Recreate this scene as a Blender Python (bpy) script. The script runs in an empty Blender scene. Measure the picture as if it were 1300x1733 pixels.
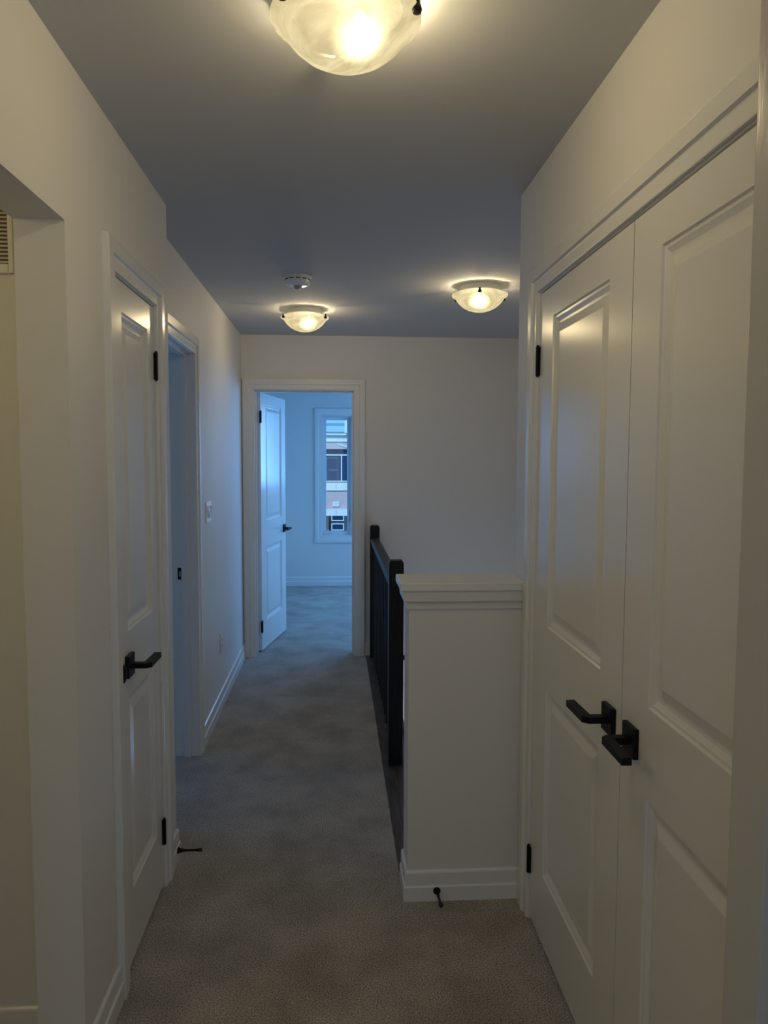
import bpy, bmesh, math
from mathutils import Matrix, Vector
R = math.radians
sc = bpy.context.scene
COL = sc.collection

# ------------------------------------------------------------------ camera
cam_d = bpy.data.cameras.new('camera'); cam = bpy.data.objects.new('camera', cam_d); COL.objects.link(cam)
YAW, PIT, ROLL, FPX = R(3.718), R(4.171), R(0.2196), 1275.8
cam_d.sensor_fit = 'HORIZONTAL'; cam_d.sensor_width = 36.0; cam_d.lens = 36.0 * FPX / 1300.0
cam_d.clip_start = 0.02; cam_d.clip_end = 300
f_ = Vector((math.sin(YAW)*math.cos(PIT), math.cos(YAW)*math.cos(PIT), -math.sin(PIT)))
r_ = Vector((math.cos(YAW), -math.sin(YAW), 0)); u_ = r_.cross(f_)
rr = r_*math.cos(ROLL) + u_*math.sin(ROLL); uu = u_*math.cos(ROLL) - r_*math.sin(ROLL)
M = Matrix.Identity(4)
for i in range(3):
    M[i][0], M[i][1], M[i][2] = rr[i], uu[i], -f_[i]
M.translation = Vector((0, 0, 1.535))
cam.matrix_world = M
sc.camera = cam

# ------------------------------------------------------------------ world, sun, assumed and added lights
sc.view_settings.view_transform = 'Standard'; sc.view_settings.look = 'None'
sc.view_settings.gamma = 1.0; sc.view_settings.use_curve_mapping = False
sc.view_settings.exposure = 0.15
w = bpy.data.worlds.new('sky'); sc.world = w; w.use_nodes = True
nt = w.node_tree; nt.nodes.clear()
out = nt.nodes.new('ShaderNodeOutputWorld'); bg = nt.nodes.new('ShaderNodeBackground')
tc = nt.nodes.new('ShaderNodeTexCoord'); sx = nt.nodes.new('ShaderNodeSeparateXYZ'); cr = nt.nodes.new('ShaderNodeValToRGB')
cr.color_ramp.elements[0].position = 0.0; cr.color_ramp.elements[0].color = (0.20, 0.56, 1.0, 1)
cr.color_ramp.elements[1].position = 0.6; cr.color_ramp.elements[1].color = (0.08, 0.30, 0.85, 1)
nt.links.new(tc.outputs['Generated'], sx.inputs[0]); nt.links.new(sx.outputs['Z'], cr.inputs[0])
nt.links.new(cr.outputs[0], bg.inputs['Color']); bg.inputs['Strength'].default_value = 1.15
nt.links.new(bg.outputs[0], out.inputs[0])

def light(name, kind, loc, rot, energy, color, size=None, sizey=None):
    d = bpy.data.lights.new(name, kind); o = bpy.data.objects.new(name, d); COL.objects.link(o)
    o.location = loc; o.rotation_euler = rot; d.energy = energy; d.color = color
    if kind == 'AREA':
        d.shape = 'RECTANGLE'; d.size = size; d.size_y = sizey or size
    elif kind == 'POINT': d.shadow_soft_size = size
    elif kind == 'SUN': d.angle = size
    return o
BLUE = (0.17, 0.46, 1.0)
light('sun', 'SUN', (0, 0, 10), (R(52), 0, R(-20)), 2.6, (0.62, 0.86, 1.0), R(1))
# unseen fills added to brighten the end room; no windows behind them
light('bedroom_right_fill', 'AREA', (2.15, 7.5, 1.40), (0, R(64), 0), 40, BLUE, 1.4, 1.6)
light('bedroom_rear_fill', 'AREA', (1.45, 8.86, 1.40), (R(-66), 0, 0), 48, BLUE, 1.2, 1.5)
# assumed daylight in the side room on the left; no window built there
light('side_room_assumed_daylight', 'AREA', (-3.05, 4.3, 1.4), (0, R(-90), 0), 10, (0.14, 0.44, 1.0), 1.4, 1.4)
# unseen blue fill assumed behind the camera; the back wall has no window
light('rear_blue_fill', 'AREA', (0.1, -1.5, 1.35), (R(90), 0, 0), 5.2, (0.50, 0.70, 1.0), 1.2, 1.4)
light('alcove_assumed_lamp', 'POINT', (-1.45, 0.95, 2.1), (0, 0, 0), 5.5, (1.0, 0.74, 0.28), 0.10)  # assumed warm lamp, unseen, in the alcove on the left
light('stairwell_blue_fill', 'AREA', (1.43, 4.2, -.35), (0, R(118), 0), 9, (0.22, 0.50, 1.0), 0.5, 1.6)  # added blue fill aimed up into the hall; the stairwell has no window
light('lower_hall_assumed_lamp', 'POINT', (0.95, 5.0, -1.1), (0, 0, 0), 6.0, (1.0, 0.93, 0.82), 0.12)  # assumed lamp, unseen, added to light the wall below floor level
LAMP = (1.0, 0.82, 0.51)
LAMP_W = (70.0, 48.0, 48.0)

# ------------------------------------------------------------------ materials
def mat(name, color, rough=0.5, metal=0.0, coat=0.0, spec=0.5):
    m = bpy.data.materials.new(name); m.use_nodes = True
    b = m.node_tree.nodes['Principled BSDF']
    b.inputs['Base Color'].default_value = (*color, 1); b.inputs['Roughness'].default_value = rough
    b.inputs['Metallic'].default_value = metal; b.inputs['Coat Weight'].default_value = coat
    b.inputs['Specular IOR Level'].default_value = spec
    return m
def N(m, t): return m.node_tree.nodes.new(t)
def L(m, a, b): m.node_tree.links.new(a, b)
def bump(m, scale, strength, dist=0.001, stretch=(1, 1, 1), detail=3):
    b = m.node_tree.nodes['Principled BSDF']
    t = N(m, 'ShaderNodeTexCoord'); mp = N(m, 'ShaderNodeMapping'); n = N(m, 'ShaderNodeTexNoise'); bp = N(m, 'ShaderNodeBump')
    mp.inputs['Scale'].default_value = stretch
    n.inputs['Scale'].default_value = scale; n.inputs['Detail'].default_value = detail
    bp.inputs['Strength'].default_value = strength; bp.inputs['Distance'].default_value = dist
    L(m, t.outputs['Object'], mp.inputs[0]); L(m, mp.outputs[0], n.inputs['Vector'])
    L(m, n.outputs[0], bp.inputs['Height']); L(m, bp.outputs[0], b.inputs['Normal'])
    return n
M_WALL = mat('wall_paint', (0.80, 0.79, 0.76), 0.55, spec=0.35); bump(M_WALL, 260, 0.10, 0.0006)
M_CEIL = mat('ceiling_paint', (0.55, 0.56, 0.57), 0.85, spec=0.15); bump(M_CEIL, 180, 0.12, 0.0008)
M_TRIM = mat('trim_paint', (0.83, 0.83, 0.81), 0.22); bump(M_TRIM, 60, 0.05, 0.0006, (1, 1, 0.15))
M_DOOR = mat('door_paint', (0.82, 0.82, 0.80), 0.21); bump(M_DOOR, 70, 0.06, 0.0006, (1, 1, 0.12))
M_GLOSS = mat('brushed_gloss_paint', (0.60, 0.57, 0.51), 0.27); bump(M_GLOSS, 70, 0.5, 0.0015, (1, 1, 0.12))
M_BLACK = mat('black_metal', (0.004, 0.004, 0.0045), 0.5, spec=0.22)
M_WHITE = mat('white_plastic', (0.80, 0.80, 0.78), 0.30)
M_SHINY = mat('shiny_white_plastic', (0.93, 0.93, 0.93), 0.10, coat=0.6)
M_SENSOR = mat('sensor_dome', (0.35, 0.35, 0.34), 0.15, coat=0.5)
M_BAFFLE = mat('dark_baffle', (0.015, 0.014, 0.012), 0.8)  # near-black so the underside of the lamp pan stays dark
M_SLOT = mat('dark_slot', (0.02, 0.02, 0.02), 0.8)
M_VINYL = mat('window_vinyl', (0.82, 0.83, 0.84), 0.35)

M_CARPET = mat('taupe_carpet', (0.26, 0.235, 0.205), 0.95, spec=0.1)
def carpet():
    m = M_CARPET; b = m.node_tree.nodes['Principled BSDF']
    t = N(m, 'ShaderNodeTexCoord')
    n1 = N(m, 'ShaderNodeTexNoise'); n1.inputs['Scale'].default_value = 4.0; n1.inputs['Detail'].default_value = 5; n1.inputs['Roughness'].default_value = 0.6
    n2 = N(m, 'ShaderNodeTexNoise'); n2.inputs['Scale'].default_value = 230; n2.inputs['Detail'].default_value = 2
    n3 = N(m, 'ShaderNodeTexNoise'); n3.inputs['Scale'].default_value = 26; n3.inputs['Detail'].default_value = 4
    for n in (n1, n2, n3): L(m, t.outputs['Object'], n.inputs['Vector'])
    r1 = N(m, 'ShaderNodeValToRGB'); r1.color_ramp.elements[0].position = 0.32; r1.color_ramp.elements[1].position = 0.64
    r1.color_ramp.elements[0].color = (0.39, 0.36, 0.32, 1); r1.color_ramp.elements[1].color = (0.56, 0.52, 0.465, 1)
    L(m, n1.outputs[0], r1.inputs[0])
    mx = N(m, 'ShaderNodeMix'); mx.data_type = 'RGBA'; mx.blend_type = 'MULTIPLY'; mx.inputs['Factor'].default_value = 1.0
    r2 = N(m, 'ShaderNodeValToRGB'); r2.color_ramp.elements[0].position = 0.33; r2.color_ramp.elements[1].position = 0.66
    r2.color_ramp.elements[0].color = (0.40, 0.39, 0.38, 1); r2.color_ramp.elements[1].color = (1.35, 1.35, 1.35, 1)
    L(m, n2.outputs[0], r2.inputs[0]); L(m, r1.outputs[0], mx.inputs[6]); L(m, r2.outputs[0], mx.inputs[7])
    L(m, mx.outputs[2], b.inputs['Base Color'])
    ad = N(m, 'ShaderNodeMath'); ad.operation = 'ADD'; ml = N(m, 'ShaderNodeMath'); ml.operation = 'MULTIPLY'; ml.inputs[1].default_value = 1.2
    L(m, n3.outputs[0], ml.inputs[0]); L(m, ml.outputs[0], ad.inputs[0]); L(m, n2.outputs[0], ad.inputs[1])
    bp = N(m, 'ShaderNodeBump'); bp.inputs['Strength'].default_value = 0.7; bp.inputs['Distance'].default_value = 0.008
    L(m, ad.outputs[0], bp.inputs['Height']); L(m, bp.outputs[0], b.inputs['Normal'])
carpet()

M_WOOD = mat('dark_stained_wood', (0.03, 0.022, 0.018), 0.45, spec=0.3)
def wood():
    m = M_WOOD; b = m.node_tree.nodes['Principled BSDF']
    t = N(m, 'ShaderNodeTexCoord'); mp = N(m, 'ShaderNodeMapping'); mp.inputs['Scale'].default_value = (30, 2.5, 2.5)
    n = N(m, 'ShaderNodeTexNoise'); n.inputs['Scale'].default_value = 4; n.inputs['Detail'].default_value = 6
    r = N(m, 'ShaderNodeValToRGB'); r.color_ramp.elements[0].position = 0.35; r.color_ramp.elements[1].position = 0.7
    r.color_ramp.elements[0].color = (0.006, 0.0045, 0.004, 1); r.color_ramp.elements[1].color = (0.022, 0.016, 0.013, 1)
    L(m, t.outputs['Object'], mp.inputs[0]); L(m, mp.outputs[0], n.inputs['Vector']); L(m, n.outputs[0], r.inputs[0]); L(m, r.outputs[0], b.inputs['Base Color'])
wood()
M_FLOORWOOD = mat('dark_oak_nosing', (0.07, 0.06, 0.055), 0.32)
def wood2():
    m = M_FLOORWOOD; b = m.node_tree.nodes['Principled BSDF']
    t = N(m, 'ShaderNodeTexCoord'); mp = N(m, 'ShaderNodeMapping'); mp.inputs['Scale'].default_value = (26, 2.0, 2.0)
    n = N(m, 'ShaderNodeTexNoise'); n.inputs['Scale'].default_value = 4; n.inputs['Detail'].default_value = 8; n.inputs['Distortion'].default_value = 0.8
    r = N(m, 'ShaderNodeValToRGB'); r.color_ramp.elements[0].position = 0.35; r.color_ramp.elements[1].position = 0.7
    r.color_ramp.elements[0].color = (0.035, 0.030, 0.028, 1); r.color_ramp.elements[1].color = (0.12, 0.105, 0.095, 1)
    L(m, t.outputs['Object'], mp.inputs[0]); L(m, mp.outputs[0], n.inputs['Vector']); L(m, n.outputs[0], r.inputs[0]); L(m, r.outputs[0], b.inputs['Base Color'])
wood2()

M_PANE = bpy.data.materials.new('window_glass'); M_PANE.use_nodes = True
def pane():
    m = M_PANE; m.node_tree.nodes.clear(); o = N(m, 'ShaderNodeOutputMaterial')
    tr = N(m, 'ShaderNodeBsdfTransparent'); gl = N(m, 'ShaderNodeBsdfGlossy'); mx = N(m, 'ShaderNodeMixShader')
    tr.inputs[0].default_value = (0.93, 0.96, 0.97, 1); gl.inputs['Roughness'].default_value = 0.02; mx.inputs[0].default_value = 0.05
    L(m, tr.outputs[0], mx.inputs[1]); L(m, gl.outputs[0], mx.inputs[2]); L(m, mx.outputs[0], o.inputs[0])
pane()

def bowl_mat(bulb, strength):
    """alabaster glass of a lit lamp: glows most where the bulb sits behind it"""
    m = bpy.data.materials.new('alabaster_glass'); m.use_nodes = True; m.node_tree.nodes.clear()
    o = N(m, 'ShaderNodeOutputMaterial'); t = N(m, 'ShaderNodeTexCoord')
    n = N(m, 'ShaderNodeTexNoise'); n.inputs['Scale'].default_value = 9; n.inputs['Detail'].default_value = 5; n.inputs['Distortion'].default_value = 2.2
    L(m, t.outputs['Object'], n.inputs['Vector'])
    sub = N(m, 'ShaderNodeVectorMath'); sub.operation = 'DISTANCE'; sub.inputs[1].default_value = bulb
    L(m, t.outputs['Object'], sub.inputs[0])
    mr = N(m, 'ShaderNodeMapRange'); mr.interpolation_type = 'SMOOTHERSTEP'
    mr.inputs['From Min'].default_value = 0.005; mr.inputs['From Max'].default_value = 0.072
    mr.inputs['To Min'].default_value = 1.0; mr.inputs['To Max'].default_value = 0.0
    L(m, sub.outputs['Value'], mr.inputs['Value'])
    rp = N(m, 'ShaderNodeValToRGB'); rp.color_ramp.elements[0].position = 0.38; rp.color_ramp.elements[1].position = 0.62
    rp.color_ramp.elements[0].color = (0.60, 0.49, 0.26, 1); rp.color_ramp.elements[1].color = (0.80, 0.68, 0.38, 1)
    L(m, n.outputs[0], rp.inputs[0])
    ma = N(m, 'ShaderNodeMath'); ma.operation = 'MULTIPLY_ADD'; ma.inputs[1].default_value = 3.2 * strength; ma.inputs[2].default_value = 1.02 * strength
    L(m, mr.outputs[0], ma.inputs[0])
    e = N(m, 'ShaderNodeEmission'); L(m, rp.outputs[0], e.inputs[0]); L(m, ma.outputs[0], e.inputs[1])
    tr = N(m, 'ShaderNodeBsdfTransparent'); tr.inputs[0].default_value = (1, 0.95, 0.85, 1)
    mx = N(m, 'ShaderNodeMixShader'); mx.inputs[0].default_value = 0.94
    gl = N(m, 'ShaderNodeBsdfGlossy'); gl.inputs['Roughness'].default_value = 0.12; mg = N(m, 'ShaderNodeMixShader'); mg.inputs[0].default_value = 0.015
    L(m, tr.outputs[0], mx.inputs[1]); L(m, e.outputs[0], mx.inputs[2]); L(m, mx.outputs[0], mg.inputs[1]); L(m, gl.outputs[0], mg.inputs[2])
    L(m, mg.outputs[0], o.inputs[0])
    return m

# ------------------------------------------------------------------ mesh helpers
class MB:
    def __init__(s): s.v = []; s.f = []; s.smooth = False
    def add(s, vs, fs, T=None):
        b = len(s.v)
        s.v += [tuple(T @ Vector(p)) if T is not None else tuple(p) for p in vs]
        s.f += [tuple(b + i for i in f) for f in fs]
    def box(s, x0, x1, y0, y1, z0, z1, T=None):
        x0, x1 = sorted((x0, x1)); y0, y1 = sorted((y0, y1)); z0, z1 = sorted((z0, z1))
        s.add([(x0,y0,z0),(x1,y0,z0),(x1,y1,z0),(x0,y1,z0),(x0,y0,z1),(x1,y0,z1),(x1,y1,z1),(x0,y1,z1)],
              [(0,3,2,1),(4,5,6,7),(0,1,5,4),(1,2,6,5),(2,3,7,6),(3,0,4,7)], T); return s
    def lathe(s, prof, n=32, T=None, cap=True):
        vs = []; fs = []
        for (r, z) in prof:
            for k in range(n):
                a = 2*math.pi*k/n; vs.append((r*math.cos(a), r*math.sin(a), z))
        m = len(prof)
        for i in range(m-1):
            for k in range(n):
                fs.append((i*n+k, i*n+(k+1) % n, (i+1)*n+(k+1) % n, (i+1)*n+k))
        if cap:
            if prof[0][0] > 1e-5: fs.append(tuple(range(n))[::-1])
            if prof[-1][0] > 1e-5: fs.append(tuple((m-1)*n+k for k in range(n)))
        s.add(vs, fs, T); return s
    def rings(s, rings, close=True, T=None, caps=True, closed_path=False):
        n = len(rings[0]); vs = [p for r in rings for p in r]; fs = []
        m = len(rings)
        for i in range(m if closed_path else m-1):
            j = (i+1) % m
            for k in range(n if close else n-1):
                fs.append((i*n+k, i*n+(k+1) % n, j*n+(k+1) % n, j*n+k))
        if caps and close and not closed_path:
            fs.append(tuple(range(n))[::-1]); fs.append(tuple((m-1)*n+k for k in range(n)))
        s.add(vs, fs, T); return s
    def build(s, name, material, parent=None, bevel=0.0, smooth=False, origin=None):
        me = bpy.data.meshes.new(name)
        off = Vector(origin) if origin is not None else Vector((0, 0, 0))
        me.from_pydata([tuple(Vector(p) - off) for p in s.v], [], s.f)
        bm = bmesh.new(); bm.from_mesh(me)
        bmesh.ops.remove_doubles(bm, verts=bm.verts, dist=1e-5)
        bmesh.ops.recalc_face_normals(bm, faces=bm.faces)
        bm.to_mesh(me); bm.free()
        me.materials.append(material)
        o = bpy.data.objects.new(name, me); COL.objects.link(o)
        o.location = off
        if smooth:
            for p in me.polygons: p.use_smooth = True
            md = o.modifiers.new('es', 'EDGE_SPLIT'); md.split_angle = R(40)
        if bevel:
            md = o.modifiers.new('bv', 'BEVEL'); md.width = bevel; md.segments = 2; md.limit_method = 'ANGLE'; md.angle_limit = R(40)
        if parent is not None:
            o.parent = parent
            if origin is None and not getattr(s, 'local', False):
                o.matrix_parent_inverse = pmat(parent).inverted()
        return o
def pmat(o):
    m = Matrix.LocRotScale(o.location, o.rotation_euler, o.scale)
    if o.parent: m = pmat(o.parent) @ o.matrix_parent_inverse @ m
    return m
def struct(o): o['kind'] = 'structure'; return o
def tag(o, label, cat, group=None):
    o['label'] = label; o['category'] = cat
    if group: o['group'] = group
    return o
def empty(name, loc, rz=0.0):
    o = bpy.data.objects.new(name, None); COL.objects.link(o); o.location = loc; o.rotation_euler = (0, 0, rz)
    o.empty_display_size = 0.05; return o
def LM(parent_T=None):
    m = MB(); m.local = True; return m

# sweeps
CAS = [(0,0),(0,.009),(.003,.010),(.032,.010),(.035,.011),(.039,.018),(.076,.018),(.081,.015),(.082,.0)]
def casing_pts(axis, plane, sgn, a0, a1, zt, zb=None):
    """mitred casing round an opening: axis = direction the opening runs in; sgn = side it stands out on"""
    def P(a, v, z): return (plane + sgn*v, a, z) if axis == 'y' else (a, plane + sgn*v, z)
    if zb is None:
        return [[P(a0-u, v, 0.0) for u, v in CAS], [P(a0-u, v, zt+u) for u, v in CAS], [P(a1+u, v, zt+u) for u, v in CAS], [P(a1+u, v, 0.0) for u, v in CAS]]
    return [[P(a0-u, v, zb-u) for u, v in CAS], [P(a0-u, v, zt+u) for u, v in CAS], [P(a1+u, v, zt+u) for u, v in CAS], [P(a1+u, v, zb-u) for u, v in CAS]]
BASE = [(0,0),(.014,0),(.014,.050),(.012,.054),(.009,.0555),(.009,.098),(.0075,.103),(.003,.107),(0,.107)]
def base_pts(path):
    """baseboard along an xy path, standing out to the LEFT of the walking direction"""
    rs = []
    for i, p in enumerate(path):
        p = Vector(p)
        d0 = (p - Vector(path[i-1])).normalized() if i > 0 else None
        d1 = (Vector(path[i+1]) - p).normalized() if i < len(path)-1 else None
        n0 = Vector((-d0.y, d0.x)) if d0 else None; n1 = Vector((-d1.y, d1.x)) if d1 else None
        if n0 is None: n = n1
        elif n1 is None: n = n0
        else: n = (n0+n1); n = n / n.dot(n0)
        rs.append([(p.x+n.x*u, p.y+n.y*u, z) for u, z in BASE])
    return rs
def baseboard(name, path):
    m = MB(); m.rings(base_pts(path)); return struct(m.build(name, M_TRIM))

# ------------------------------------------------------------------ the shell
CE = 2.44
XL, XLF, XR, YE = -0.61, -0.700, 0.645, 5.746
YC = 2.845                       # corner of the near left wall
LD0, LD1, LDT = 2.155, 2.632, 2.037      # near left door opening
FD0, FD1, FDT = 3.06, 3.825, 2.040       # far left doorway
ED0, ED1, EDT = -0.607, 0.141, 2.032     # end doorway
CD0, CD1, CDT = 0.880, 2.379, 2.050      # closet opening
YB, YW = -1.6, 8.95

fl = MB()
fl.box(-3.2, .235, YB, YW+.1, -.04, 0).box(.235, XR+.1, YB, 2.65, -.04, 0).box(.235, 2.3, YE, YW+.1, -.04, 0)
struct(fl.build('floor', M_CARPET))
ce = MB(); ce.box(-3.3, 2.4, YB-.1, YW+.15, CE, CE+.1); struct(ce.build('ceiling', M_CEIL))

w_ = MB()
w_.box(XL-.113, XL, YB, 0.75, 0, CE).box(XL-.113, XL, 0.75, 1.79, 2.067, CE).box(XL-.113, XL, 1.79, LD0-.018, 0, CE)
w_.box(XL-.113, XL, LD0-.018, LD1+.018, LDT+.018, CE).box(XL-.113, XL, LD1+.018, YC, 0, CE)
struct(w_.build('wall_left', M_WALL))
w_ = MB()
w_.box(XLF-.11, XLF, YC, FD0-.018, 0, CE).box(XLF-.11, XLF, FD0-.018, FD1+.018, FDT+.018, CE).box(XLF-.11, XLF, FD1+.018, YE, 0, CE)
struct(w_.build('wall_left_rear', M_WALL))
w_ = MB()
w_.box(-3.3, ED0-.018, YE, YE+.113, 0, CE).box(ED0-.018, ED1+.018, YE, YE+.113, EDT+.018, CE).box(ED1+.018, 2.4, YE, YE+.113, 0, CE)
w_.box(.384, 1.45, YE, YE+.113, -.24, 0)
struct(w_.build('wall_end', M_WALL))
w_ = MB()
w_.box(XR, XR+.11, YB, CD0-.018, 0, CE).box(XR, XR+.11, CD0-.018, CD1+.018, CDT+.018, CE).box(XR, XR+.11, CD1+.018, 2.65, 0, CE)
w_.box(XR+.11, 1.45, 2.55, 2.65, -2.75, CE).box(1.25, 1.35, 0.7, 2.55, 0, CE).box(XR+.11, 1.25, .70, .80, 0, CE)
struct(w_.build('wall_right', M_WALL))
w_ = MB(); w_.box(1.45, 1.55, 2.55, YE, -2.75, CE); struct(w_.build('wall_stairwell', M_WALL))
w_ = MB(); w_.box(.272, .384, 2.65, YE, -2.75, -.001); w_.box(.272, 1.45, YE+.02, YE+.113, -2.75, -.24); struct(w_.build('wall_stairwell_lower', M_WALL))
# the projecting wall end close on the right, gloss painted
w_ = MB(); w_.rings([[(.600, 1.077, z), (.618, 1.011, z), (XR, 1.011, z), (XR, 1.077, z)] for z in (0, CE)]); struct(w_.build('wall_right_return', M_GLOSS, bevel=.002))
w_ = MB(); w_.box(.248, XR, 2.505, 2.65, 0, 1.087); struct(w_.build('wall_half', M_WALL, bevel=.002))
w_ = MB(); w_.box(-.85, 2.4, YB-.1, YB, 0, CE); struct(w_.build('wall_back', M_WALL))
# side spaces on the left
w_ = MB(); w_.box(-2.3, XL-.113, 1.92, 2.03, 0, CE).box(-2.4, -2.3, YB, 2.03, 0, CE).box(-2.3, -.85, YB-.1, YB, 0, CE); struct(w_.build('wall_alcove', M_WALL))
w_ = MB(); w_.box(-3.3, XL-.113, 2.735, YC, 0, CE).box(-3.3, -3.2, YC, YE, 0, CE).box(-1.4, -1.3, 2.03, 2.735, 0, CE); struct(w_.build('wall_side_room', M_WALL))
# room at the end with its window
WX0, WX1, WZ0, WZ1 = -.160, .196, .595, 2.022
w_ = MB()
w_.box(-1.05, WX0, YW, YW+.16, 0, CE).box(WX1, 2.4, YW, YW+.16, 0, CE).box(WX0, WX1, YW, YW+.16, 0, WZ0).box(WX0, WX1, YW, YW+.16, WZ1, CE)
struct(w_.build('wall_bedroom_rear', M_WALL))
w_ = MB(); w_.box(-1.05, -.95, YE+.113, YW, 0, CE); struct(w_.build('wall_bedroom_left', M_WALL))
w_ = MB(); w_.box(2.2, 2.3, YE+.113, YW, 0, CE); struct(w_.build('wall_bedroom_right', M_WALL))

# jambs (linings and stops) and casings
def jamb(m, axis, p0, p1, a0, a1, zt, stop=None):
    def B(x0, x1, y0, y1, z0, z1):
        if axis == 'y': m.box(x0, x1, y0, y1, z0, z1)
        else: m.box(y0, y1, x0, x1, z0, z1)
    t = .018
    B(p0, p1, a0-t, a0, 0, zt+t); B(p0, p1, a1, a1+t, 0, zt+t); B(p0, p1, a0, a1, zt, zt+t)
    if stop:
        s0, s1 = stop
        B(s0, s1, a0, a0+.011, 0, zt); B(s0, s1, a1-.011, a1, 0, zt); B(s0, s1, a0+.011, a1-.011, zt-.011, zt)
G = .005
def door_trim(name, axis, plane, sgn, p0, p1, a0, a1, zt, stop, both=None):
    m = MB(); m.rings(casing_pts(axis, plane, sgn, a0-G, a1+G, zt+G))
    if both is not None: m.rings(casing_pts(axis, both, -sgn, a0-G, a1+G, zt+G))
    jamb(m, axis, p0, p1, a0, a1, zt, stop)
    return struct(m.build(name, M_TRIM))
t_ld = door_trim('trim_1', 'y', XL, 1, XL-.113, XL, LD0, LD1, LDT, (XL-.05, XL-.04))
t_fd = door_trim('trim_2', 'y', XLF, 1, XLF-.11, XLF, FD0, FD1, FDT, (XLF-.072, XLF-.036), both=XLF-.11)
t_ed = door_trim('trim_3', 'x', YE, -1, YE, YE+.113, ED0, ED1, EDT, (YE+.04, YE+.075), both=YE+.113)
t_cd = door_trim('trim_4', 'y', XR, -1, XR, XR+.11, CD0, CD1, CDT, (XR+.04, XR+.05))

# strike plates
m = MB(); m.box(XLF-.092, XLF-.070, FD1-.0015, FD1+.001, .915, .975); sp = m.build('strike_plate', M_BLACK, t_fd); sp['label'] = 'black strike plate'
m = MB(); m.box(XLF-.085, XLF-.077, FD1-.0022, FD1-.0014, .93, .958); m.build('strike_hole', mat('strike_metal', (.35,.35,.35), .35, .8), sp)
m = MB()
rs = []
for k in range(7):
    a = R(-60 + 20*k); rs.append([(XL+.006+.012*math.cos(a), LD0-.013, .917+.030*math.sin(a)), (XL+.006+.012*math.cos(a), LD0-.003, .917+.030*math.sin(a)),
                                  (XL-.002, LD0-.003, .917+.030*math.sin(a)), (XL-.002, LD0-.013, .917+.030*math.sin(a))])
m.rings(rs); o = m.build('strike_plate', M_BLACK, t_ld); o['label'] = 'black strike lip'

# baseboards
BW = .018
baseboard('baseboard_left', [(XL, LD0-G-.082), (XL, 1.79), (XL-.113, 1.79)])
baseboard('baseboard_left_corner', [(XLF, FD0-G-.082), (XLF, YC), (XL, YC), (XL, LD1+G+.082)])
baseboard('baseboard_left_rear', [(XLF, YE), (XLF, FD1+G+.082)])
baseboard('baseboard_half_wall', [(XR, CD1+G+.082), (XR, 2.505), (.248, 2.505), (.248, 2.65)])
baseboard('baseboard_end', [(.272, YE), (ED1+G+.082, YE)])
baseboard('baseboard_alcove', [(XL-.113, 1.92), (-2.3, 1.92), (-2.3, YB)])
baseboard('baseboard_bedroom', [(2.2, YW), (-.95, YW), (-.95, YE+.113)])

# half wall cap with its mouldings
m = MB(); m.box(.218, XR, 2.478, 2.692, 1.087, 1.114)
struct(m.build('trim_5', M_TRIM, bevel=.003))
m = MB()
PR = [(0, 1.022), (.006, 1.024), (.008, 1.043), (.012, 1.048), (.018, 1.052), (.022, 1.0865), (0, 1.0865)]
pth = [(.248, 2.65), (.248, 2.505), (XR, 2.505)]
rs = []
for (px, py), (nx, ny) in zip(pth, [(-1, 0), (-1, -1), (0, -1)]):
    rs.append([(px+nx*u, py+ny*u, z) for u, z in PR])
m.rings(rs); struct(m.build('trim_6', M_TRIM))
# dark wood nosing along the stairwell
m = MB(); m.box(.235, .384, 2.65, YE, -.001, .0025); m.box(.372, .398, 2.65, YE, -.024, .0025); struct(m.build('trim_7', M_FLOORWOOD, bevel=.001))
m = MB(); m.box(.384, 1.45, YE-.012, YE+.03, -.50, -.24); struct(m.build('trim_8', M_TRIM))
# stair landing and flight going down
m = MB(); m.box(.398, 1.45, 2.65, 3.62, -2.75, -.19)
for k in range(8): m.box(.398, 1.45, 3.62+.25*k, 3.62+.25*(k+1), -2.75, -.19-.19*(k+1))
struct(m.build('floor_stairs', M_FLOORWOOD))

# ------------------------------------------------------------------ doors
RINGS = [(0, 0), (.004, .005), (.010, .0055), (.013, .0075), (.021, .012), (.028, .0125), (.034, .0115), (.056, .0045)]
def leaf(m, wd, h, t, panels):
    """door slab, local X 0..wd, front at y=0 facing -Y"""
    for y0, s in ((0, 1), (t, -1)):
        def q(x0, x1, z0, z1, y): m.add([(x0, y, z0), (x1, y, z0), (x1, y, z1), (x0, y, z1)], [(0, 1, 2, 3)])
        xa, xb = panels[0][0], panels[0][1]
        q(0, xa, 0, h, y0); q(xb, wd, 0, h, y0)
        zc = 0
        for (_, _, za, zb) in panels:
            q(xa, xb, zc, za, y0); zc = zb
        q(xa, xb, zc, h, y0)
        for (x0, x1, z0, z1) in panels:
            rr_ = [[(x0+i, y0+s*d, z0+i), (x1-i, y0+s*d, z0+i), (x1-i, y0+s*d, z1-i), (x0+i, y0+s*d, z1-i)] for i, d in RINGS]
            m.rings(rr_, caps=False); m.add(rr_[-1], [(0, 1, 2, 3)])
    m.add([(0,0,0),(wd,0,0),(wd,t,0),(0,t,0),(0,0,h),(wd,0,h),(wd,t,h),(0,t,h)], [(0,1,2,3),(4,5,6,7),(0,3,7,4),(1,2,6,5)])
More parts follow.
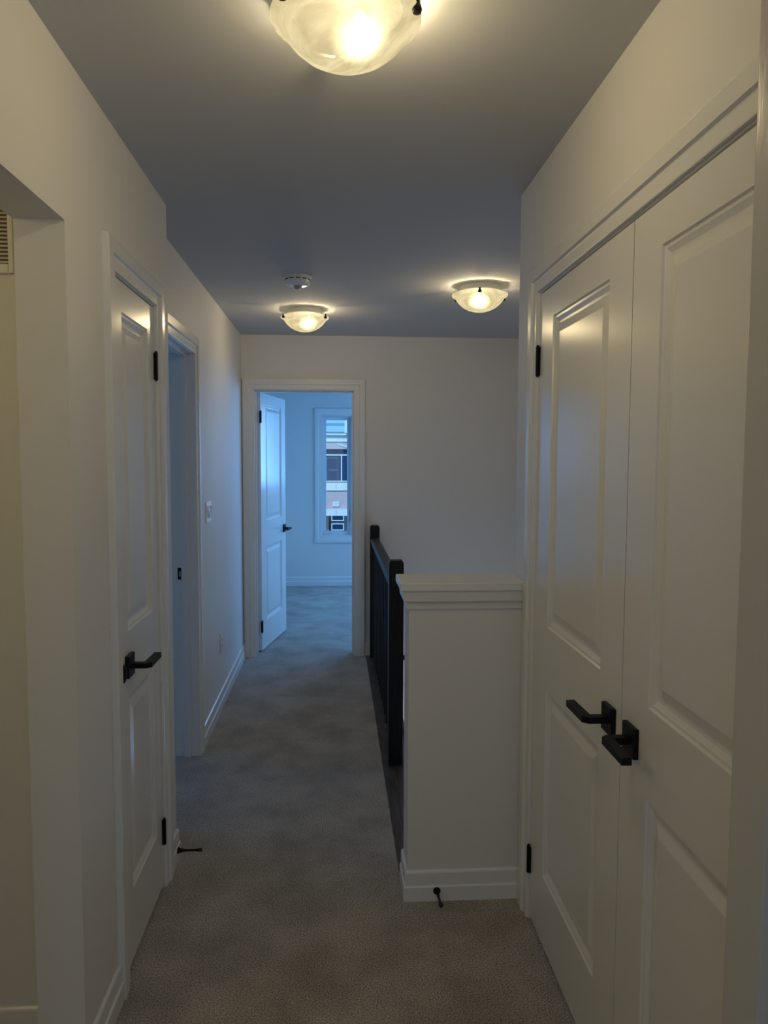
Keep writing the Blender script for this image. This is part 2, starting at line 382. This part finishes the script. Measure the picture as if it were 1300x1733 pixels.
def lever(parent, x, z, dr, side=1, t=.035):
    """side=1: on the front (-Y) face; dr = +-1 direction of the lever along X"""
    y0 = 0 if side == 1 else t; s = -1 if side == 1 else 1
    h = LM(); h.box(x-.033, x+.033, y0, y0+s*.012, z-.033, z+.033)
    hd = h.build('door_handle', M_BLACK, parent, bevel=.0015)
    hd['label'] = 'black square handle rose'
    l = LM()
    path = [(0, .010), (0, .051), (.006, .058), (.118, .060)]
    wds = [.011, .0115, .0115, .0105]
    rs = []
    for i, (a, b) in enumerate(path):
        p = Vector((a, b))
        d0 = (p-Vector(path[i-1])).normalized() if i else None
        d1 = (Vector(path[i+1])-p).normalized() if i < 3 else None
        n0 = Vector((-d0.y, d0.x)) if d0 else None; n1 = Vector((-d1.y, d1.x)) if d1 else None
        n = n0 if n1 is None else n1 if n0 is None else (n0+n1)/((n0+n1).dot(n0))
        wv = wds[i]; hz = .0078
        A = p+n*wv; B = p-n*wv
        rs.append([(x+dr*A.x, y0+s*A.y, z-hz), (x+dr*B.x, y0+s*B.y, z-hz), (x+dr*B.x, y0+s*B.y, z+hz), (x+dr*A.x, y0+s*A.y, z+hz)])
    l.rings(rs); l.build('lever', M_BLACK, hd, bevel=.0012)
    return hd
def hinge(parent, x, y, z):
    """barrel hinge knuckle with finial, local coordinates"""
    h = LM(); T = Matrix.Translation((x, y, z))
    h.lathe([(.003, -.049), (.0045, -.046), (.0065, -.044), (.0065, .044), (.0045, .046), (.0045, .049), (.002, .051)], 12, T)
    h.box(x-.012, x+.012, y+.002, y+.008, z-.044, z+.044)
    o = h.build('hinge', M_BLACK, parent, smooth=True); o['label'] = 'black hinge'; return o
def make_door(name, loc, rz, wd, h, panels, hinge_x):
    m = LM(); leaf(m, wd, h, .035, panels)
    o = m.build(name, M_DOOR); o.location = loc; o.rotation_euler = (0, 0, rz); struct(o)
    if hinge_x is not None:
        for z in (1.838-.012, .205-.012):
            hinge(o, hinge_x, -.006, z)
    return o
PZ = [(.215, .812), (1.005, 1.935)]
def pan(x0, x1, dz=0): return [(x0, x1, a, b+ (dz if i else 0)) for i, (a, b) in enumerate(PZ)]
# near left door: X local runs +y, hinges at its far side
d1 = make_door('door_1', (XL-.002, LD0+.003, .013), R(90), LD1-LD0-.006, 2.02, pan(.085, LD1-LD0-.006-.085), LD1-LD0-.003)
lever(d1, .078, .905, 1)
# closet leaves
d2 = make_door('door_2', (XR+.001, CD1-.003, .013), R(-90), .745, 2.032, pan(.140, .605, .008), -.002)
lever(d2, .745-.062, .911, -1)
d3 = make_door('door_3', (XR+.001, CD1-.003-.745-.0035, .013), R(-90), .745, 2.032, pan(.140, .605, .008), .747)
lever(d3, .066, .911, 1)
# open bedroom door
d4 = make_door('door_4', (-.572, YE+.135, .013), R(79.2), .745, 2.012, pan(.135, .61), -.012)
lever(d4, .745-.06, .905, -1); lever(d4, .745-.06, .905, -1, side=2)

# ------------------------------------------------------------------ window of the end room
win = struct(empty('window_1', (0, YW, WZ0)))
win['label'] = 'tall narrow white casement window in the bedroom wall'
m = MB(); rs = casing_pts('x', YW, -1, WX0, WX1, WZ1, WZ0); m.rings(rs, closed_path=True); m.build('window_casing', M_TRIM, win)
def ring(m, x0, x1, z0, z1, wdt, y0, y1):
    m.box(x0, x0+wdt, y0, y1, z0, z1).box(x1-wdt, x1, y0, y1, z0, z1).box(x0+wdt, x1-wdt, y0, y1, z0, z0+wdt).box(x0+wdt, x1-wdt, y0, y1, z1-wdt, z1)
m = MB(); ring(m, WX0, WX1, WZ0, WZ1, .014, YW+.0, YW+.16); ring(m, WX0+.014, WX1-.014, WZ0+.014, WZ1-.014, .012, YW+.05, YW+.12); m.build('window_frame', M_VINYL, win, bevel=.002)
m = MB(); ring(m, WX0+.022, WX1-.022, WZ0+.022, WZ1-.022, .030, YW+.055, YW+.10); sash = m.build('window_sash', M_VINYL, win, bevel=.003)
m = MB(); m.box(WX0+.050, WX1-.050, YW+.075, YW+.081, WZ0+.050, WZ1-.050); m.build('window_pane', M_PANE, sash)
m = MB(); m.box(-.085, -.02, YW+.012, YW+.05, WZ0+.014, WZ0+.028)
for a, b in (((-.05, .618), (-.082, .655)), ((-.05, .618), (-.028, .604))):
    A = Vector((a[0], 0, a[1])); B = Vector((b[0], 0, b[1])); d = (B-A).normalized(); n = Vector((-d.z, 0, d.x))*.0045
    m.rings([[tuple(P+n+Vector((0, YW+.008, 0))), tuple(P-n+Vector((0, YW+.008, 0))), tuple(P-n+Vector((0, YW+.018, 0))), tuple(P+n+Vector((0, YW+.018, 0)))] for P in (A, B)])
m.box(-.092, -.074, YW+.000, YW+.018, .650, .668)
m.build('crank', M_WHITE, win)
m = MB(); m.box(WX1-.040, WX1-.028, YW+.035, YW+.055, .75, .90); m.box(WX1-.038, WX1-.030, YW+.022, YW+.036, .79, .90); m.build('lock_lever', M_WHITE, win, bevel=.002)

# ------------------------------------------------------------------ ceiling lights
def ceiling_light(i, x, y, bulb_dx, bulb_dy, angs, label):
    glow = ((.028, -.062, -.118), (.025, -.088, -.106), (-.022, -.092, -.106))[i]
    r = empty('ceiling_light', (x, y, CE)); tag(r, label, 'ceiling light', 'flush ceiling lights with alabaster glass bowls')
    m = LM(); m.lathe([(.104, 0), (.106, -.004), (.106, -.026), (.112, -.028), (.112, -.033)], 48); m.build('ceiling_pan', M_WHITE, r, smooth=True)
    m = LM(); m.lathe([(.111, -.0332), (.111, -.0345), (0, -.0345)], 48); m.build('pan_baffle', M_BAFFLE, r)  # added dark disc, keeps the lit pan from showing through the bowl
    m = LM(); m.lathe([(.1125, -.0345), (.122, -.038), (.134, -.0425), (.146, -.046), (.148, -.050), (.146, -.055), (.136, -.061), (.130, -.066), (.122, -.078), (.108, -.095),
                       (.088, -.112), (.064, -.125), (.036, -.134), (.012, -.1365), (0.0, -.137)], 64, cap=False)
    b = m.build('glass_bowl', bowl_mat(glow, 1.0), r, smooth=True)
    for a in angs:
        T = Matrix.Rotation(R(a), 4, 'Z')
        m = LM()
        m.box(.1465, .151, -.005, .005, -.056, -.040, T)
        m.lathe([(0, 0), (.008, .002), (.010, .008), (.008, .015), (.003, .024), (0, .030)], 14, T @ Matrix.Translation((.146, 0, -.068)))
        m.build('glass_clip', M_BLACK, r, smooth=True)['label'] = 'dark metal clip'
    m = LM(); m.lathe([(.012, -.030), (.013, -.062), (.010, -.065)], 16, Matrix.Translation((bulb_dx, bulb_dy, 0))); m.build('bulb_socket', M_WHITE, r, smooth=True)
    l = light('bulb', 'POINT', (bulb_dx, bulb_dy, -.094), (0, 0, 0), LAMP_W[i], LAMP, .028); l.parent = r
    return r
ceiling_light(0, .022, 1.545, .028, .0, (216, 336, 96), 'large looking flush ceiling light nearest the camera, cut off by the top of the photo')
ceiling_light(1, -.185, 4.74, .022, -.01, (210, 330, 90), 'small flush ceiling light just behind the smoke detector, in front of the end doorway')
ceiling_light(2, .765, 4.02, -.015, -.02, (259, 19, 139), 'flush ceiling light over the stairwell beside the right wall corner')

# ------------------------------------------------------------------ smoke detector
sd = empty('smoke_detector', (-.188, 3.90, CE)); tag(sd, 'round white smoke detector on the dark ceiling in front of the small ceiling light', 'smoke detector')
m = LM(); m.lathe([(.070, 0), (.070, -.008), (.064, -.010), (.064, -.030), (.058, -.040), (.046, -.044), (0, -.045)], 48); m.build('detector_body', M_WHITE, sd, smooth=True)
m = LM()
for a in range(0, 360, 30):
    T = Matrix.Rotation(R(a+5), 4, 'Z'); m.box(.0625, .0648, -.011, .011, -.020, -.015, T)
m.build('vent_slots', M_SLOT, sd)
m = LM(); m.lathe([(.022, -.044), (.020, -.053), (.014, -.060), (.006, -.063), (0, -.064)], 24); m.build('sensor_dome', M_SENSOR, sd, smooth=True)

# ------------------------------------------------------------------ switch plate and outlet
sw = empty('light_switch', (XLF, 4.205, 1.23)); tag(sw, 'shiny white triple light switch plate on the left wall beyond the doorway', 'light switch')
m = LM(); m.box(0, .006, -.082, .082, -.057, .057); m.build('switch_plate', M_SHINY, sw, bevel=.002)
for k in (-1, 0, 1):
    m = LM(); T = Matrix.Translation((.006, k*.046, 0)) @ Matrix.Rotation(R(6 if k else -6), 4, 'Y'); m.box(-.004, .004, -.0165, .0165, -.033, .033, T); m.build('rocker', M_SHINY, sw, bevel=.001)
ot = empty('wall_outlet', (XLF, 4.60, .40)); tag(ot, 'white power outlet low on the left wall below the light switch', 'outlet')
m = LM(); m.box(0, .006, -.035, .035, -.057, .057); m.build('outlet_plate', M_WHITE, ot, bevel=.002)
for z in (-.02, .02):
    m = LM(); m.box(.005, .009, -.014, .014, z-.013, z+.013); s_ = m.build('socket', M_WHITE, ot, bevel=.002)
    m = LM(); m.box(.0088, .0094, -.007, -.005, z-.004, z+.005); m.box(.0088, .0094, .005, .007, z-.004, z+.005); m.build('slot', M_SLOT, s_)

# ------------------------------------------------------------------ door stops
def door_stop(loc, rot, label):
    r = empty('door_stop', loc); r.rotation_euler = rot; tag(r, label, 'door stop', 'black door stops on the baseboards')
    m = LM(); m.lathe([(.013, 0), (.013, .003), (.010, .005)], 20); m.build('stop_base', M_BLACK, r, smooth=True)
    m = LM(); m.lathe([(.009, .004), (.0085, .012), (.0045, .026), (.004, .045), (.0045, .068), (.006, .076)], 16); m.build('stop_shaft', M_BLACK, r, smooth=True)
    m = LM(); m.lathe([(.0062, .076), (.0072, .078), (.0072, .088), (.005, .091)], 16); m.build('stop_tip', mat('rubber', (.02,.02,.02), .7), r, smooth=True)
    return r
door_stop((XL+.014, 2.800, .045), (0, R(90), 0), 'black door stop sticking out from the left baseboard beside the narrow door')
door_stop((.350, 2.505-.014, .038), (R(90), 0, R(2)), 'black door stop on the baseboard under the white half wall')

# ------------------------------------------------------------------ stair railing
ra = empty('stair_railing', (.30, 3.64, .0025)); tag(ra, 'dark wood stair railing with square newel posts and thin balusters along the stairwell', 'railing')
def newel(x0, x1, y0, y1, zt):
    m = MB(); m.box(x0, x1, y0, y1, .0025, zt-.012)
    c = .007
    m.rings([[(x0, y0, zt-.012), (x1, y0, zt-.012), (x1, y1, zt-.012), (x0, y1, zt-.012)], [(x0+c, y0+c, zt), (x1-c, y0+c, zt), (x1-c, y1-c, zt), (x0+c, y1-c, zt)]])
    m.build('newel_post', M_WOOD, ra, bevel=.002)
newel(.263, .335, 3.64, 3.712, 1.030); newel(.265, .335, 5.66, 5.73, 1.018)
m = MB()
HP = [(.270, .885), (.266, .905), (.272, .925), (.284, .932), (.316, .932), (.328, .925), (.334, .905), (.330, .885)]
m.rings([[(x, y, z) for x, z in HP] for y in (3.712, 5.66)]); m.build('handrail', M_WOOD, ra, smooth=True)
y = 3.815
while y < 5.62:
    m = MB(); m.box(.289, .311, y, y+.022, .0025, .888); m.build('baluster', M_WOOD, ra); y += .1415

# ------------------------------------------------------------------ return air grille in the alcove
vg = empty('vent_grille', (-1.0, 1.92, 2.0)); tag(vg, 'white louvred air vent grille high on the alcove wall at the left edge', 'vent')
m = LM(); ring(m, -.31, .225, -.025, .245, .012, -.008, 0)
m.box(-.298, .213, -.008, 0, -.013, -.003)
m.build('grille_frame', M_WHITE, vg, bevel=.002)
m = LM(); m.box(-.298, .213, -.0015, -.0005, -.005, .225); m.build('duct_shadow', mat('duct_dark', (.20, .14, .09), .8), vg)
m = LM(); z = .001
while z < .222:
    m.rings([[(x, -.008, z-.003), (x, -.007, z-.0015), (x, -.001, z+.004), (x, -.002, z+.0025)] for x in (-.298, .213)]); z += .0096
m.build('louvres', M_WHITE, vg)

# ------------------------------------------------------------------ outside: the house across the street
M_STONE = mat('pale_stone', (.78, .78, .77), .8); bump(M_STONE, 20, .3, .01)
M_BRICK = mat('pink_brick', (.55, .38, .36), .85)
def brick():
    m = M_BRICK; b = m.node_tree.nodes['Principled BSDF']; t = N(m, 'ShaderNodeTexCoord'); mp = N(m, 'ShaderNodeMapping'); mp.inputs['Rotation'].default_value = (R(90), 0, 0)
    bt = N(m, 'ShaderNodeTexBrick'); bt.inputs['Scale'].default_value = 4.5
    bt.inputs['Color1'].default_value = (.66, .47, .45, 1); bt.inputs['Color2'].default_value = (.58, .42, .42, 1); bt.inputs['Mortar'].default_value = (.62, .60, .60, 1); bt.inputs['Mortar Size'].default_value = .015
    L(m, t.outputs['Object'], mp.inputs[0]); L(m, mp.outputs[0], bt.inputs['Vector']); L(m, bt.outputs[0], b.inputs['Base Color'])
brick()
M_SIDING = mat('beige_siding', (.58, .51, .50), .8); M_HGLASS = mat('house_glass', (.007, .045, .11), .6, spec=0.0)
M_GAR = mat('dark_garage_door', (.03, .06, .09), .5); M_GFRAME = mat('white_frame', (.85, .85, .85), .5); M_ROOF = mat('roof_shingle', (.12, .12, .13), .9)
HY = 24.0
hs = empty('house', (0, HY, -3.2)); tag(hs, 'brick and pale stone house across the street seen through the bedroom window', 'house')
def hb(name, mt, *bx, par=None, bevel=0):
    m = MB()
    for b in bx: m.box(*b)
    return m.build(name, mt, par or hs, bevel=bevel)
hb('house_wall', M_BRICK, (-5, 5, HY, HY+8, -3.2, .72), (-5, -1.2, HY, HY+8, .72, 1.78), (1.4, 5, HY, HY+8, .72, 1.78), (-1.2, 1.4, HY+.4, HY+8, .72, 1.78))
hb('stone_band', M_STONE, (-5.05, .028, HY-.05, HY, .47, .714), (.036, 5.05, HY-.05, HY, .47, .714))
hb('stone_lintel', M_STONE, (-2.6, .028, HY-.05, HY, -.335, -.13), (.036, 2.7, HY-.05, HY, -.335, -.13))
hb('gable_siding', M_SIDING, (-5.05, 5.05, HY-.06, HY+.1, 1.78, 2.01))
m = MB(); m.rings([[(.08+.02, HY-.085, 1.955), (.08, HY-.085, 1.925), (.08, HY-.06, 1.925), (.08+.02, HY-.06, 1.955)], [(.42, HY-.085, 1.835), (.42, HY-.085, 1.805), (.42, HY-.06, 1.805), (.42, HY-.06, 1.835)]]); m.build('gable_trim', M_GFRAME, hs)
hb('fascia', M_GFRAME, (-5.3, 5.3, HY-.10, HY+.2, 2.01, 2.19), (-5.3, 5.3, HY-.13, HY+.2, 2.205, 2.27))
m = MB(); m.rings([[(x, HY-.12, 2.27), (x, HY+8.3, 2.27), (x, HY+8.3, 2.30), (x, HY-.12, 2.285)] for x in (-5.3, 5.3)]); m.build('roof_deck', M_ROOF, hs)
wf = hb('house_window', M_GFRAME, (-1.2, 1.4, HY+.02, HY+.10, .745, .775), (-1.2, 1.4, HY+.02, HY+.10, 1.575, 1.615), (.185, .215, HY+.02, HY+.10, .775, 1.575), (-1.2, -1.17, HY+.02, HY+.1, .775, 1.575), (1.37, 1.4, HY+.02, HY+.1, .775, 1.575))
hb('window_glass', M_HGLASS, (-1.2, 1.4, HY+.07, HY+.09, .76, 1.78), par=wf)
hb('inner_sash', mat('sash_blue', (.10, .18, .24), .5), (-.275, -.255, HY+.05, HY+.07, .80, 1.50), (.075, .09, HY+.05, HY+.07, .80, 1.50), (-.275, .09, HY+.05, HY+.07, 1.49, 1.51), (-.20, .08, HY+.05, HY+.07, 1.10, 1.13), par=wf)
gd = hb('garage_door', M_GAR, (-2.4, 2.5, HY-.03, HY-.005, -3.1, -.335))
for z in (-.50, -.80):
    for x in range(-3, 4):
        cx = .08+x*.66
        if abs(cx-.08) < 2.3:
            m = MB(); ring(m, cx-.20, cx+.20, z-.0, z+.22, .028, HY-.045, HY-.025); fr = m.build('garage_pane_frame', M_GFRAME, gd)
            hb('garage_pane', M_HGLASS, (cx-.172, cx+.172, HY-.036, HY-.031, z+.028, z+.192), par=fr)
hb('garage_post', mat('brown_post', (.16, .12, .10), .8), (-.34, -.20, HY-.2, HY-.06, -3.1, -.34))
pq = hb('address_plaque', M_STONE, (-.085, .14, HY-.045, HY-.01, -.045, .115), bevel=.01)
M_PG = mat('plaque_grey', (.35, .40, .40), .7)
hb('plaque_mark', M_PG, (.015, .035, HY-.048, HY-.044, .02, .07), par=pq)
hb('plaque_mark', M_PG, (.075, .10, HY-.048, HY-.044, .05, .075), par=pq)
rl = hb('terrace_railing', mat('railing_grey', (.20, .38, .45), .6), (-5, 5, HY-.3, HY-.26, 2.50, 2.58), (-5, 5, HY-.3, HY-.26, 2.28, 2.32), (-5, 5, HY-.3, HY-.26, 2.80, 2.86))
for x in (-3.7, -2.36, -1.02, .30, 1.66, 3.0, 4.3): hb('terrace_post', M_GFRAME, (x, x+.07, HY-.32, HY-.25, 2.28, 2.86))
m = MB(); m.box(-40, 40, 9.3, 60, -3.3, -3.2); struct(m.build('ground_street', mat('asphalt', (.16, .16, .165), .9)))
m = MB(); m.box(-3.35, 2.45, YB-.15, YW+.16, -3.2, -2.75); struct(m.build('floor_lower', M_WALL))
